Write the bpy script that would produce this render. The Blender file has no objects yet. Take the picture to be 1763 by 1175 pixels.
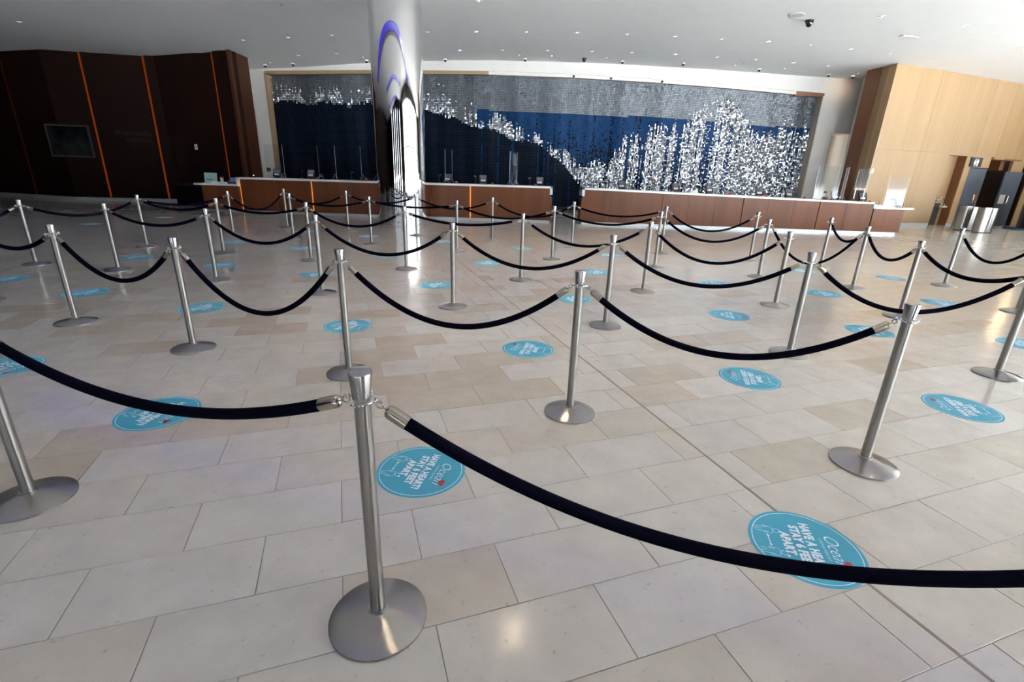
import bpy, math, random, json
import numpy as np
from mathutils import Vector, Matrix
random.seed(7); RNG = np.random.default_rng(7)
SC = bpy.context.scene
COL = SC.collection
PI = math.pi

# ------------------------------------------------------------------ camera, sky, sun, exposure
PITCH, ROLL, CAMH, FPX = math.radians(19.210), math.radians(-1.977), 1.5945, 833.0
cam_d = bpy.data.cameras.new('camera'); cam = bpy.data.objects.new('camera', cam_d); COL.objects.link(cam)
cp, sp_ = math.cos(PITCH), math.sin(PITCH); c_, s_ = math.cos(ROLL), math.sin(ROLL)
fw = Vector((0, cp, -sp_)); dn = Vector((0, -sp_, -cp)); rt = Vector((1, 0, 0))
cx = c_*rt + s_*dn; cy = -s_*rt + c_*dn
cam.matrix_world = Matrix(((cx.x, -cy.x, -fw.x, 0), (cx.y, -cy.y, -fw.y, 0), (cx.z, -cy.z, -fw.z, CAMH), (0, 0, 0, 1)))
cam_d.sensor_fit = 'HORIZONTAL'; cam_d.sensor_width = 36.0; cam_d.lens = FPX/1763*36.0
cam_d.clip_start = 0.05; cam_d.clip_end = 400
SC.camera = cam

W = bpy.data.worlds.new('sky'); SC.world = W; W.use_nodes = True
bg = W.node_tree.nodes['Background']
bg.inputs['Color'].default_value = (0.74, 0.88, 1.0, 1); bg.inputs['Strength'].default_value = 1.9

sun_d = bpy.data.lights.new('sun', 'SUN'); sun = bpy.data.objects.new('sun', sun_d); COL.objects.link(sun)
sun_d.energy = 150.0; sun_d.angle = math.radians(0.6); sun_d.color = (0.90, 0.96, 1.0)
sun.rotation_euler = Vector((-0.36, 0.16, -0.91)).to_track_quat('-Z', 'Y').to_euler()

SC.view_settings.view_transform = 'Standard'; SC.view_settings.look = 'None'
SC.view_settings.gamma = 1.0; SC.view_settings.use_curve_mapping = False
SC.view_settings.exposure = 0.86
SC.cycles.use_denoising = True
SC.cycles.max_bounces = 8; SC.cycles.diffuse_bounces = 4; SC.cycles.glossy_bounces = 4
SC.cycles.sample_clamp_indirect = 120.0

# ------------------------------------------------------------------ data (metres, world frame)
D = json.loads('''{"posts":{"P1":[-7.45,7.436,0.97],"P2":[-6.007,7.228,0.978],"P3":[-7.144,9.399,0.97],"P4":[-4.253,6.777,0.992],"P5":[-5.394,8.953,0.986],"P6":[-6.596,11.437,0.982],"P7":[-6.126,13.206,0.994],"P8":[-5.03,11.077,0.998],"P9":[-3.62,8.569,0.998],"P10":[-2.536,6.246,1.012],"P11":[-4.398,12.928,1.016],"P12":[-3.171,10.755,1.012],"P13":[-1.818,8.078,1.02],"P14":[-2.518,12.487,1.018],"P15":[-0.746,5.795,1.016],"P16":[-1.219,10.195,1.02],"P17":[-0.578,11.981,1.018],"P18":[0.101,7.508,1.02],"P19":[0.726,9.568,1.014],"P20":[1.308,11.407,1.014],"P21":[1.035,5.198,1.01],"P22":[1.901,6.997,1.006],"P23":[2.632,9.087,1.012],"P24":[3.244,10.867,1.01],"P25":[4.963,10.293,0.994],"P26":[4.288,8.453,0.99],"P27":[3.557,6.418,0.992],"P28":[2.725,4.485,0.994],"P29":[6.122,9.718,0.974],"P30":[5.516,7.8,0.98],"P31":[4.969,6.044,0.974],"P32":[7.396,8.259,0.97],"P33":[6.96,6.532,1.0],"P34":[4.41,4.098,1.0],"A1":[-0.464,1.368,1.0],"A0":[-2.331,1.961,0.956],"B1":[-4.465,4.693,0.98],"B2":[-2.865,4.067,0.992],"B3":[-1.322,3.642,1.01],"B4":[0.425,3.079,1.014],"B5":[2.145,2.542,0.998],"B0":[-6.115,5.368,1.0],"P0":[-7.95,5.5,1.0],"A2":[1.923,0.86,1.0]},"ropes":[["A1","A2",0.34],["A0","A1",0.18],["B0","B1",0.21],["B1","B2",0.355],["B2","B3",0.48],["B3","B4",0.385],["B4","B5",0.335],["P2","P4",0.17],["P4","P10",0.31],["P10","P15",0.335],["P15","P21",0.345],["P21","P28",0.33],["P28","P34",0.385],["P1","P3",0.2],["P3","P5",0.135],["P3","P6",0.14],["P5","P9",0.12],["P6","P7",0.365],["P7","P11",0.25],["P8","P12",0.13],["P9","P13",0.26],["P11","P14",0.165],["P12","P16",0.08],["P13","P18",0.125],["P14","P17",0.21],["P16","P19",0.19],["P17","P20",0.29],["P18","P22",0.315],["P19","P23",0.185],["P20","P24",0.165],["P22","P27",0.4],["P23","P26",0.355],["P24","P25",0.355],["P26","P30",0.57],["P29","P30",0.24],["P30","P31",0.27],["P31","P34",0.175],["P32","P33",0.34],["P0","P1",0.28]],"st":{"AB":[[-4.033,3.527],[-2.346,2.871],[-0.485,2.32],[1.395,1.823]],"BC":[[-6.919,6.407],[-5.354,5.862],[-3.604,5.374],[-1.749,4.89],[0.156,4.364],[2.041,3.83],[3.471,3.385]],"CD":[[-6.539,8.304],[-4.821,7.854],[-3.066,7.392],[-1.147,6.955],[0.82,6.401],[2.695,5.84],[4.118,5.366],[5.608,5.039]],"DE":[[-10.843,12.528],[-6.017,10.363],[-4.301,9.844],[-2.478,9.357],[-0.516,8.913],[1.441,8.377],[3.24,7.73],[4.753,7.275],[6.234,6.918]],"EF":[[-10.397,14.617],[-5.367,12.494],[-3.604,12.03],[-1.721,11.558],[0.142,10.879],[2.064,10.327],[3.961,9.855],[5.472,9.234],[6.885,8.797]]},"down":[[-14.55,16.07],[-9.48,18.79],[-7.94,18.8],[-6.47,18.87],[-8.67,21.3],[-7.21,21.37],[-3.22,18.86],[-1.57,18.85],[-2.42,21.5],[-0.76,21.41],[-1.24,15.74],[0.13,18.78],[1.82,18.71],[3.51,18.7],[5.09,18.62],[6.65,18.62],[8.19,18.61],[9.66,18.68],[11.11,18.8],[0.99,21.3],[2.69,21.27],[4.2,21.15],[5.84,21.03],[7.44,21.08],[8.95,21.1],[10.42,21.16],[11.85,21.28],[9.79,15.49],[12.59,19.01],[12.32,15.76],[15.41,17.35]],"sprink":[[-6.69,15.63],[-2.31,20.29],[3.72,21.02],[8.73,21.7]],"camw":[[0.14,22.81],[4.15,22.65],[6.58,22.41],[9.77,22.55],[12.7,22.65],[13.73,22.67],[-10.57,22.47],[-9.43,22.5],[-6.44,22.73],[-3.2,22.98]],"camd":[[8.21,16.21],[2.55,22.46]],"oth":[[7.63,15.83],[11.74,17.06]]}''')

# ------------------------------------------------------------------ helpers
class MB:
    def __init__(s): s.v = []; s.f = []
    def add(s, vs, fs):
        b = len(s.v); s.v += [tuple(q) for q in vs]; s.f += [tuple(i+b for i in f) for f in fs]; return s
    def hexa(s, P):      # 8 points: bottom 4 ccw, top 4 ccw
        return s.add(P, [(3,2,1,0),(4,5,6,7),(0,1,5,4),(1,2,6,5),(2,3,7,6),(3,0,4,7)])
    def box(s, x0, x1, y0, y1, z0, z1):
        return s.hexa([(x0,y0,z0),(x1,y0,z0),(x1,y1,z0),(x0,y1,z0),(x0,y0,z1),(x1,y0,z1),(x1,y1,z1),(x0,y1,z1)])
    def obox(s, O, d, s0, s1, n0, n1, z0, z1):   # box along plan direction d; n to the right-hand back side
        d = Vector((d[0], d[1])).normalized(); n = Vector((-d.y, d.x)); O = Vector((O[0], O[1]))
        q = lambda a, b, z: ((O+d*a+n*b).x, (O+d*a+n*b).y, z)
        return s.hexa([q(s0,n0,z0),q(s1,n0,z0),q(s1,n1,z0),q(s0,n1,z0),q(s0,n0,z1),q(s1,n0,z1),q(s1,n1,z1),q(s0,n1,z1)])
    def lathe(s, prof, seg=24, c=(0,0,0), cap0=True, cap1=True):
        b = []; fs = []
        for r, z in prof:
            for k in range(seg):
                a = 2*PI*k/seg; b.append((c[0]+r*math.cos(a), c[1]+r*math.sin(a), c[2]+z))
        for i in range(len(prof)-1):
            for k in range(seg):
                k2 = (k+1) % seg; fs.append((i*seg+k, i*seg+k2, (i+1)*seg+k2, (i+1)*seg+k))
        if cap0: fs.append(tuple(range(seg-1, -1, -1)))
        if cap1: fs.append(tuple((len(prof)-1)*seg+k for k in range(seg)))
        return s.add(b, fs)
    def tube(s, pts, r, seg=10, caps=True, closed=False):
        pts = [Vector(p) for p in pts]; n = len(pts); vs = []; fs = []
        rr = r if isinstance(r, (list, tuple)) else [r]*n
        t0 = (pts[1]-pts[0]).normalized(); u = t0.orthogonal().normalized()
        if abs(t0.z) < .9: u = t0.cross(Vector((0,0,1))).normalized()
        for i, p in enumerate(pts):
            if closed: t = (pts[(i+1) % n]-pts[i-1]).normalized()
            else: t = (pts[min(i+1, n-1)]-pts[max(i-1, 0)]).normalized()
            u = (u - t*u.dot(t)).normalized(); w = t.cross(u)
            for k in range(seg):
                a = 2*PI*k/seg; vs.append(p+(u*math.cos(a)+w*math.sin(a))*rr[i])
        m = n if closed else n-1
        for i in range(m):
            j = (i+1) % n
            for k in range(seg):
                k2 = (k+1) % seg; fs.append((i*seg+k, i*seg+k2, j*seg+k2, j*seg+k))
        if caps and not closed:
            fs.append(tuple(range(seg-1, -1, -1))); fs.append(tuple((n-1)*seg+k for k in range(seg)))
        return s.add(vs, fs)
    def ribbon(s, pts, w, z=0.0, closed=False):    # flat line of width w in the xy plane
        n = len(pts); vs = []; fs = []
        for i in range(n):
            a = Vector(pts[i-1] if (closed or i) else pts[0]); b = Vector(pts[(i+1) % n] if (closed or i < n-1) else pts[-1])
            t = (b-a).normalized(); nn = Vector((-t.y, t.x))*w/2; p = Vector(pts[i])
            vs += [(p.x+nn.x, p.y+nn.y, z), (p.x-nn.x, p.y-nn.y, z)]
        for i in range(n if closed else n-1):
            j = (i+1) % n; fs.append((2*i+1, 2*j+1, 2*j, 2*i))
        return s.add(vs, fs)
    def poly(s, pts, z=0.0): return s.add([(x, y, z) for x, y in pts], [tuple(range(len(pts)))])
    def xf(s, M): s.v = [tuple(M @ Vector(q)) for q in s.v]; return s
    def mesh(s, name, mat, smooth=None):
        me = bpy.data.meshes.new(name); me.from_pydata(s.v, [], s.f); me.update()
        if mat: me.materials.append(mat)
        if smooth is not None:
            me.shade_smooth(); me.set_sharp_from_angle(angle=math.radians(smooth))
        return me
    def build(s, name, mat, parent=None, loc=(0,0,0), smooth=None, **props):
        o = bpy.data.objects.new(name, s.mesh(name, mat, smooth)); link(o, parent, loc, **props); return o
def link(o, parent=None, loc=(0,0,0), **props):
    COL.objects.link(o); o.location = loc
    if parent: o.parent = parent
    for k, v in props.items():
        if v is not None: o[k] = v
    return o
def thing(name, label, cat, loc=(0,0,0), rotz=0, group=None, mesh=None):
    o = bpy.data.objects.new(name, mesh); link(o, None, loc, label=label, category=cat, group=group)
    o.rotation_euler = (0, 0, rotz)
    if mesh is None: o.empty_display_size = .1
    return o
def struct(name, mb, mat, smooth=None, loc=(0,0,0), parent=None):
    return mb.build(name, mat, parent, loc, smooth, **({} if parent else {'kind': 'structure'}))
def copy_tree(o, parent=None):
    c = o.copy(); COL.objects.link(c)
    if parent: c.parent = parent
    for ch in list(o.children): copy_tree(ch, c)
    return c
ORD = ['first','second','third','fourth','fifth','sixth','seventh','eighth','ninth','tenth','eleventh','twelfth','thirteenth']

# ------------------------------------------------------------------ materials
def nt(m): return m.node_tree.nodes, m.node_tree.links
def pbr(name, col, rough=.5, metal=0.0, spec=None, emit=None, estr=0, coat=0, sheen=0, alpha=None, trans=0, ior=None):
    m = bpy.data.materials.new(name); m.use_nodes = True
    b = m.node_tree.nodes['Principled BSDF']
    b.inputs['Base Color'].default_value = (*col, 1); b.inputs['Roughness'].default_value = rough; b.inputs['Metallic'].default_value = metal
    if spec is not None: b.inputs['Specular IOR Level'].default_value = spec
    if emit: b.inputs['Emission Color'].default_value = (*emit, 1); b.inputs['Emission Strength'].default_value = estr
    if coat: b.inputs['Coat Weight'].default_value = coat; b.inputs['Coat Roughness'].default_value = .08
    if sheen: b.inputs['Sheen Weight'].default_value = sheen; b.inputs['Sheen Roughness'].default_value = .4
    if trans: b.inputs['Transmission Weight'].default_value = trans
    if ior: b.inputs['IOR'].default_value = ior
    return m
def noise_var(m, scale, detail=4, amount=.1, vec=None, stretch=(1,1,1), bump=0, rough_amt=0):
    """multiply the base colour by a noise around 1 and optionally bump / vary roughness"""
    N, L = nt(m); b = N['Principled BSDF']
    g = N.new('ShaderNodeNewGeometry'); mp = N.new('ShaderNodeMapping'); mp.inputs['Scale'].default_value = stretch
    L.new(g.outputs['Position'], mp.inputs['Vector'])
    n = N.new('ShaderNodeTexNoise'); n.inputs['Scale'].default_value = scale; n.inputs['Detail'].default_value = detail
    L.new(mp.outputs[0], n.inputs['Vector'])
    r = N.new('ShaderNodeMapRange'); r.inputs[1].default_value = .3; r.inputs[2].default_value = .7
    r.inputs[3].default_value = 1-amount; r.inputs[4].default_value = 1+amount; L.new(n.outputs[0], r.inputs[0])
    mx = N.new('ShaderNodeVectorMath'); mx.operation = 'SCALE'
    src = b.inputs['Base Color']
    if src.is_linked: L.new(src.links[0].from_socket, mx.inputs[0])
    else: mx.inputs[0].default_value = src.default_value[:3]
    L.new(r.outputs[0], mx.inputs['Scale']); L.new(mx.outputs[0], b.inputs['Base Color'])
    if bump:
        bp = N.new('ShaderNodeBump'); bp.inputs['Strength'].default_value = bump; bp.inputs['Distance'].default_value = .002
        L.new(n.outputs[0], bp.inputs['Height']); L.new(bp.outputs[0], b.inputs['Normal'])
    if rough_amt:
        r2 = N.new('ShaderNodeMapRange'); base = b.inputs['Roughness'].default_value
        r2.inputs[1].default_value = .3; r2.inputs[2].default_value = .7; r2.inputs[3].default_value = base-rough_amt; r2.inputs[4].default_value = base+rough_amt
        L.new(n.outputs[0], r2.inputs[0]); L.new(r2.outputs[0], b.inputs['Roughness'])
    return m
def wood(name, col, rough=.35, grain=.10, leaf=.08, spec=.4):
    m = pbr(name, col, rough, spec=spec)
    noise_var(m, 1.0, 5, grain, stretch=(38,38,1.1))
    noise_var(m, 1.0, 2, leaf, stretch=(2.6,2.6,.03))
    return m

def stone(name, attr):
    m = pbr(name, (.55,.50,.45), .17, spec=.65); N, L = nt(m); b = N['Principled BSDF']
    if attr:
        a = N.new('ShaderNodeAttribute'); a.attribute_name = 'tile_random'; rnd = a.outputs['Fac']
    else:
        a = N.new('ShaderNodeObjectInfo'); rnd = a.outputs['Random']
    cr = N.new('ShaderNodeValToRGB'); e = cr.color_ramp
    e.elements[0].position = 0; e.elements[0].color = (.525,.487,.44,1)
    e.elements[1].position = 1; e.elements[1].color = (.46,.395,.315,1)
    for pos, c in ((.35,(.555,.52,.475,1)), (.6,(.53,.487,.43,1)), (.82,(.515,.46,.39,1))):
        x = e.elements.new(pos); x.color = c
    if attr:
        for x in e.elements: x.color = tuple(.38*c+.62*m_ for c, m_ in zip(x.color, (.525,.478,.42,1)))
    L.new(rnd, cr.inputs[0]); cr.color_ramp.interpolation = 'LINEAR'
    g = N.new('ShaderNodeNewGeometry')
    add = N.new('ShaderNodeVectorMath'); add.operation = 'MULTIPLY_ADD'; cmb = N.new('ShaderNodeCombineXYZ')
    for i in range(3): L.new(rnd, cmb.inputs[i])
    L.new(cmb.outputs[0], add.inputs[0]); add.inputs[1].default_value = (37, 91, 13); L.new(g.outputs['Position'], add.inputs[2])
    n1 = N.new('ShaderNodeTexNoise'); n1.inputs['Scale'].default_value = 5; n1.inputs['Detail'].default_value = 6; n1.inputs['Roughness'].default_value = .62
    L.new(add.outputs[0], n1.inputs['Vector'])
    n2 = N.new('ShaderNodeTexNoise'); n2.inputs['Scale'].default_value = 34; n2.inputs['Detail'].default_value = 3
    L.new(add.outputs[0], n2.inputs['Vector'])
    r1 = N.new('ShaderNodeMapRange'); r1.inputs[1].default_value = .3; r1.inputs[2].default_value = .72; r1.inputs[3].default_value = .965 if attr else .90; r1.inputs[4].default_value = 1.02 if attr else 1.06
    L.new(n1.outputs[0], r1.inputs[0])
    fl = N.new('ShaderNodeMapRange'); fl.inputs[1].default_value = .66; fl.inputs[2].default_value = .74; fl.inputs[3].default_value = 1.0; fl.inputs[4].default_value = .95 if attr else .78
    L.new(n2.outputs[0], fl.inputs[0])
    mu = N.new('ShaderNodeMath'); mu.operation = 'MULTIPLY'; L.new(r1.outputs[0], mu.inputs[0]); L.new(fl.outputs[0], mu.inputs[1])
    sc = N.new('ShaderNodeVectorMath'); sc.operation = 'SCALE'; L.new(cr.outputs[0], sc.inputs[0]); L.new(mu.outputs[0], sc.inputs['Scale'])
    L.new(sc.outputs[0], b.inputs['Base Color'])
    rr = N.new('ShaderNodeMapRange'); rr.inputs[1].default_value = .3; rr.inputs[2].default_value = .7; rr.inputs[3].default_value = .135; rr.inputs[4].default_value = .155
    L.new(n1.outputs[0], rr.inputs[0]); L.new(rr.outputs[0], b.inputs['Roughness'])
    return m

M = {}
M['tile'] = stone('polished limestone', False); M['tile_far'] = stone('polished limestone far', True)
M['grout'] = pbr('grey grout', (.26,.24,.22), .8)
M['joint'] = pbr('brown sealant', (.22,.18,.14), .6)
M['plaster'] = noise_var(pbr('white painted plaster', (.60,.57,.535), .75), 3, 3, .02)
M['ceil'] = noise_var(pbr('white ceiling paint', (.80,.80,.79), .8), 2, 3, .015)
M['beige'] = pbr('beige paint', (.52,.45,.38), .7)
M['gold'] = pbr('satin bronze trim', (.33,.22,.12), .45, .2)
M['wwhite'] = pbr('warm white trim', (.62,.58,.52), .6)
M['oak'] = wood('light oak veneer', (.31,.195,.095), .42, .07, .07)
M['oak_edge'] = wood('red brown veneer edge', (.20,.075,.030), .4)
M['walnut'] = wood('dark brown wall veneer', (.013,.0048,.0026), .55, spec=.12)
M['counterwood'] = wood('brown counter veneer', (.150,.050,.018), .30, .08, .16, .28)
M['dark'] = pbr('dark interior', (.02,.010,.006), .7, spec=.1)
M['brown_end'] = wood('dark red brown veneer', (.055,.019,.008), .45, spec=.2)
M['matteblack'] = pbr('matte black', (.006,.006,.006), .8, spec=.1)
M['slate'] = noise_var(pbr('dark slate door laminate', (.060,.068,.085), .35), 20, 3, .08)
M['quartz'] = noise_var(pbr('white solid surface', (.80,.79,.78), .22), 60, 2, .02)
M['plinth'] = pbr('brushed aluminium plinth', (.62,.62,.62), .32, .6)
def steel(name, col, rough, st):
    m = pbr(name, col, rough, 1.0)
    noise_var(m, 1.0, 2, .03, stretch=st)
    return m
M['steel'] = steel('brushed stainless steel', (.35,.33,.31), .30, (300,300,3))
M['steel_base'] = steel('spun stainless steel', (.38,.36,.335), .28, (160,160,160))
M['steel_cap'] = steel('satin stainless cap', (.47,.46,.45), .24, (300,300,5))
for m_ in ('steel_base', 'steel', 'steel_cap'):
    N_, L_ = nt(M[m_]); tg = N_.new('ShaderNodeTangent'); tg.direction_type = 'RADIAL'; tg.axis = 'Z'
    N_['Principled BSDF'].inputs['Anisotropic'].default_value = .85; N_['Principled BSDF'].inputs['Anisotropic Rotation'].default_value = .25; L_.new(tg.outputs[0], N_['Principled BSDF'].inputs['Tangent'])
M['brass'] = steel('satin nickel rope end', (.44,.39,.31), .20, (60,60,60))
M['chrome'] = pbr('chrome', (.80,.80,.80), .12, 1.0)
M['mirror'] = pbr('mirror polished steel', (.86,.85,.84), .035, 1.0)
M['velvet'] = noise_var(pbr('navy velvet', (.0022,.0022,.007), .95, spec=.05, sheen=.035), 160, 3, .35)
N_, L_ = nt(M['velvet']); N_['Principled BSDF'].inputs['Sheen Tint'].default_value = (.10,.12,.40,1)
M['teal'] = pbr('teal vinyl', (.050,.335,.475), .42, spec=.35)
M['print'] = pbr('white print', (.74,.78,.82), .5)
M['print_thin'] = pbr('pale print', (.52,.68,.78), .5)
M['red_print'] = pbr('red print', (.42,.035,.025), .5)
M['amber'] = pbr('amber light strip', (.05,.012,.003), .6, spec=.1, emit=(1.0,.14,.008), estr=.075)
M['amber2'] = pbr('amber counter light strip', (.3,.10,.03), .5, emit=(1.0,.27,.04), estr=.55)
M['amber3'] = pbr('dim amber counter light strip', (.2,.08,.03), .5, emit=(1.0,.32,.08), estr=.05)
M['blue'] = pbr('blue cove light', (.05,.05,.3), .5, emit=(.06,.04,1.0), estr=.24)
M['cove_lip'] = pbr('grey cove lip', (.22,.21,.20), .7)
M['lamp'] = pbr('lit lamp lens', (.8,.8,.8), .3, emit=(1.0,.93,.82), estr=1.2)
M['lamp_warm'] = pbr('warm lit lamp lens', (.8,.8,.8), .3, emit=(1.0,.75,.45), estr=2.5)
M['black'] = pbr('black plastic', (.012,.012,.013), .38)
M['blackglass'] = pbr('black dome plastic', (.006,.006,.008), .08)
M['white'] = pbr('white plastic', (.75,.75,.74), .4)
M['greyplastic'] = pbr('grey grille', (.48,.48,.48), .6)
M['screen'] = pbr('grey display screen', (.07,.07,.085), .4, emit=(.55,.55,.65), estr=.05)
M['bluescreen'] = pbr('blue screen', (.05,.07,.15), .25, emit=(.25,.35,.9), estr=.06)
M['redplastic'] = pbr('red plastic', (.55,.02,.015), .35)
M['paper'] = pbr('paper', (.78,.77,.75), .7)
M['sage'] = pbr('pale green card', (.34,.48,.44), .6)
M['signdark'] = pbr('dark sign plate', (.035,.030,.028), .5, spec=.2)
M['artdark'] = noise_var(pbr('dark abstract print', (.010,.011,.011), .9, spec=.05), 1.6, 4, .8)
M['bluebase'] = pbr('dark blue base', (.015,.05,.10), .4)
M['concrete'] = pbr('sunlit pavement', (.48,.49,.50), .9)
M['mullion'] = pbr('dark bronze mullion', (.06,.05,.045), .4, .3)
def acrylic():
    m = bpy.data.materials.new('clear acrylic'); m.use_nodes = True; N, L = nt(m)
    for n in list(N): N.remove(n)
    o = N.new('ShaderNodeOutputMaterial'); t = N.new('ShaderNodeBsdfTransparent'); g = N.new('ShaderNodeBsdfGlossy'); mx = N.new('ShaderNodeMixShader')
    t.inputs['Color'].default_value = (.93,.95,.96,1); g.inputs['Roughness'].default_value = .06; g.inputs['Color'].default_value = (1,1,1,1)
    f = N.new('ShaderNodeFresnel'); f.inputs['IOR'].default_value = 1.5
    mt = N.new('ShaderNodeMath'); mt.operation = 'MULTIPLY_ADD'; mt.inputs[1].default_value = .55; mt.inputs[2].default_value = .0
    gm = N.new('ShaderNodeNewGeometry'); iv = N.new('ShaderNodeMath'); iv.operation = 'SUBTRACT'; iv.inputs[0].default_value = 1.0; L.new(gm.outputs['Backfacing'], iv.inputs[1])
    m2 = N.new('ShaderNodeMath'); m2.operation = 'MULTIPLY'; L.new(f.outputs[0], mt.inputs[0]); L.new(mt.outputs[0], m2.inputs[0]); L.new(iv.outputs[0], m2.inputs[1]); L.new(m2.outputs[0], mx.inputs[0]); L.new(t.outputs[0], mx.inputs[1]); L.new(g.outputs[0], mx.inputs[2]); L.new(mx.outputs[0], o.inputs[0])
    return m
M['acrylic'] = acrylic()
M['acrylic_edge'] = pbr('acrylic edge', (.65,.70,.74), .2)
M['b_silver'] = pbr('silver beads', (.115,.125,.138), .40, .4)
M['b_navy'] = pbr('navy beads', (.0013,.0055,.014), .5, 0, spec=.08)
M['b_blue'] = pbr('blue beads', (.002,.034,.115), .45, .15, spec=.12)
M['b_white'] = pbr('mirror beads', (.66,.68,.72), .2, .6)
M['artback'] = pbr('dark backing', (.012,.02,.035), .7)

# ------------------------------------------------------------------ ceiling height field (gently vaulted)
_X = np.linspace(-60, 60, 2401)
_Z = np.interp(_X, [-60,-20,-14,-10,-6,-2,3,8,14,20,60], [5.15,5.2,5.24,5.5,5.85,6.05,6.1,6.0,5.82,5.75,5.6])
_k = np.exp(-.5*(np.arange(-40,41)*.05/1.0)**2); _k /= _k.sum()
_Z = np.convolve(np.pad(_Z, 40, mode='edge'), _k, mode='valid')
def zc(x): return float(np.interp(x, _X, _Z))

# ================================================================== STRUCTURE
XL, XR, YF, YB = -24.0, 27.0, -8.0, 23.3
# ---- floor: grout bed, tiles set out on their own grid (courses at 19.3 degrees)
TA = math.radians(19.3); TU = np.array([math.cos(TA), math.sin(TA)]); TV = np.array([-math.sin(TA), math.cos(TA)])
TP, CP, V0 = .651, .339, 1.350
floor = struct('floor', MB().box(XL-2, XR+2, -9.6, 28, -.3, -.0035), M['grout'])
def tile_geo(lu, lv, bev=.0008, th=.0040):
    a, b = lu/2, lv/2; c, d = a-bev, b-bev
    vs = [(-a,-b,-th),(a,-b,-th),(a,b,-th),(-a,b,-th),(-a,-b,-bev),(a,-b,-bev),(a,b,-bev),(-a,b,-bev),(-c,-d,0),(c,-d,0),(c,d,0),(-c,d,0)]
    fs = [(0,1,5,4),(1,2,6,5),(2,3,7,6),(3,0,4,7),(4,5,9,8),(5,6,10,9),(6,7,11,10),(7,4,8,11),(8,9,10,11)]
    return vs, fs
MJU = 1.99
cells = []
for n in range(-40, 95):
    v0 = V0+CP*n; off = .2125 if n % 2 else .2125+TP/2
    for k in range(-75, 75):
        a = off+TP*k; b = a+TP
        segs = [(a, MJU-.006), (MJU+.006, b)] if a < MJU < b else [(a, b)]
        for s0, s1 in segs:
            if s1-s0 < .03: continue
            cu, cv = (s0+s1)/2, v0+CP/2; p = TU*cu+TV*cv
            if XL-1.5 < p[0] < XR+1.5 and YF-.5 < p[1] < 27: cells.append((p[0], p[1], s1-s0-.0035, CP-.0035))
Rm = np.array(cam.matrix_world.to_3x3())
def pix(P):
    c = (np.array(P)-np.array([0,0,CAMH])) @ Rm
    if c[2] > -.05: return None
    return (881.5+FPX*c[0]/-c[2], 587.5-FPX*c[1]/-c[2])
def seen(x, y, m=140):
    q = pix((x, y, 0)); return q is not None and -m < q[0] < 1763+m and -m < q[1] < 1175+m
cells.sort(key=lambda c: c[0]**2+c[1]**2)
near = [c for c in cells if seen(c[0], c[1])][:300]; nset = set(near)
tile_mesh = {}
for (x, y, lu, lv) in near:
    key = (round(lu, 3), round(lv, 3))
    if key not in tile_mesh:
        vs, fs = tile_geo(lu, lv); tile_mesh[key] = MB().add(vs, fs).mesh('tile', M['tile'])
    o = bpy.data.objects.new('tile', tile_mesh[key]); link(o, floor, (x, y, random.uniform(-.0004, 0)))
    o.rotation_euler = (random.uniform(-.0006,.0006), random.uniform(-.0006,.0006), TA)
mb = MB(); rnd = []
ca, sa = math.cos(TA), math.sin(TA)
for c in cells:
    if c in nset: continue
    x, y, lu, lv = c; vs, fs = tile_geo(lu, lv)
    vs = [vs[i] for i in (0,1,2,3)]+[(q[0], q[1], 0) for q in vs[4:8]]; fs = [(0,1,5,4),(1,2,6,5),(2,3,7,6),(3,0,4,7),(4,5,6,7)]
    mb.add([(x+q[0]*ca-q[1]*sa, y+q[0]*sa+q[1]*ca, q[2]) for q in vs], fs); rnd += [random.random()]*len(fs)
ft = mb.build('tile_field', M['tile_far'], floor, kind='stuff')
at = ft.data.attributes.new('tile_random', 'FLOAT', 'FACE'); at.data.foreach_set('value', rnd)
mj = MB()
P0 = TU*MJU+TV*(-12); P1 = TU*MJU+TV*28
mj.obox(P0, TV, 0, 40, -.0055, .0055, -.0035, -.0006)
mj.build('movement_joint', M['joint'], floor)

# ---- ceiling
mb = MB(); xs = np.linspace(XL-2, XR+2, 107); ys = [-9.5, 0, 8, 16, 24.6]
for j, y in enumerate(ys):
    for x in xs: mb.v.append((float(x), y, zc(x)))
n = len(xs)
for j in range(len(ys)-1):
    for i in range(n-1): mb.f.append((j*n+i, (j+1)*n+i, (j+1)*n+i+1, j*n+i+1))
for j, y in enumerate(ys):
    for x in xs: mb.v.append((float(x), y, zc(x)+.35))
b0 = len(ys)*n
for j in range(len(ys)-1):
    for i in range(n-1): mb.f.append((b0+j*n+i, b0+j*n+i+1, b0+(j+1)*n+i+1, b0+(j+1)*n+i))
ceiling = struct('ceiling', mb, M['ceil'], smooth=40)

# ---- left wall: three folded runs of dark veneer panels with amber light slots between them
def run(parent, A, B, breaks, z0, z1f, mat, slotmat, gap=.09, t=.09):
    A = Vector(A); B = Vector(B); d = (B-A).normalized(); Ln = (B-A).length
    edges = [0]+breaks+[Ln]
    for i in range(len(edges)-1):
        s0 = edges[i]+(gap/2 if i else 0); s1 = edges[i+1]-(gap/2 if i < len(edges)-2 else 0)
        n_ = max(1, int((s1-s0)/2.3+.5))
        for k in range(n_):
            a = s0+(s1-s0)*k/n_+(.002 if k else 0); b = s0+(s1-s0)*(k+1)/n_-(.002 if k < n_-1 else 0)
            m = A+d*(a+b)/2
            MB().obox(A, d, a, b, 0, t, z0, z1f(m.x)).build('wall_panel', mat, parent)
    for s in breaks:
        m = A+d*s
        MB().obox(A, d, s-gap/2, s+gap/2, .05, .06, z0, z1f(m.x)-.02).build('light_strip', slotmat, parent)
L0, C1, C2, C3 = (-24.0,21.45), (-17.37,19.67), (-13.75,20.4), (-10.65,19.9)
mb = MB()
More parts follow.
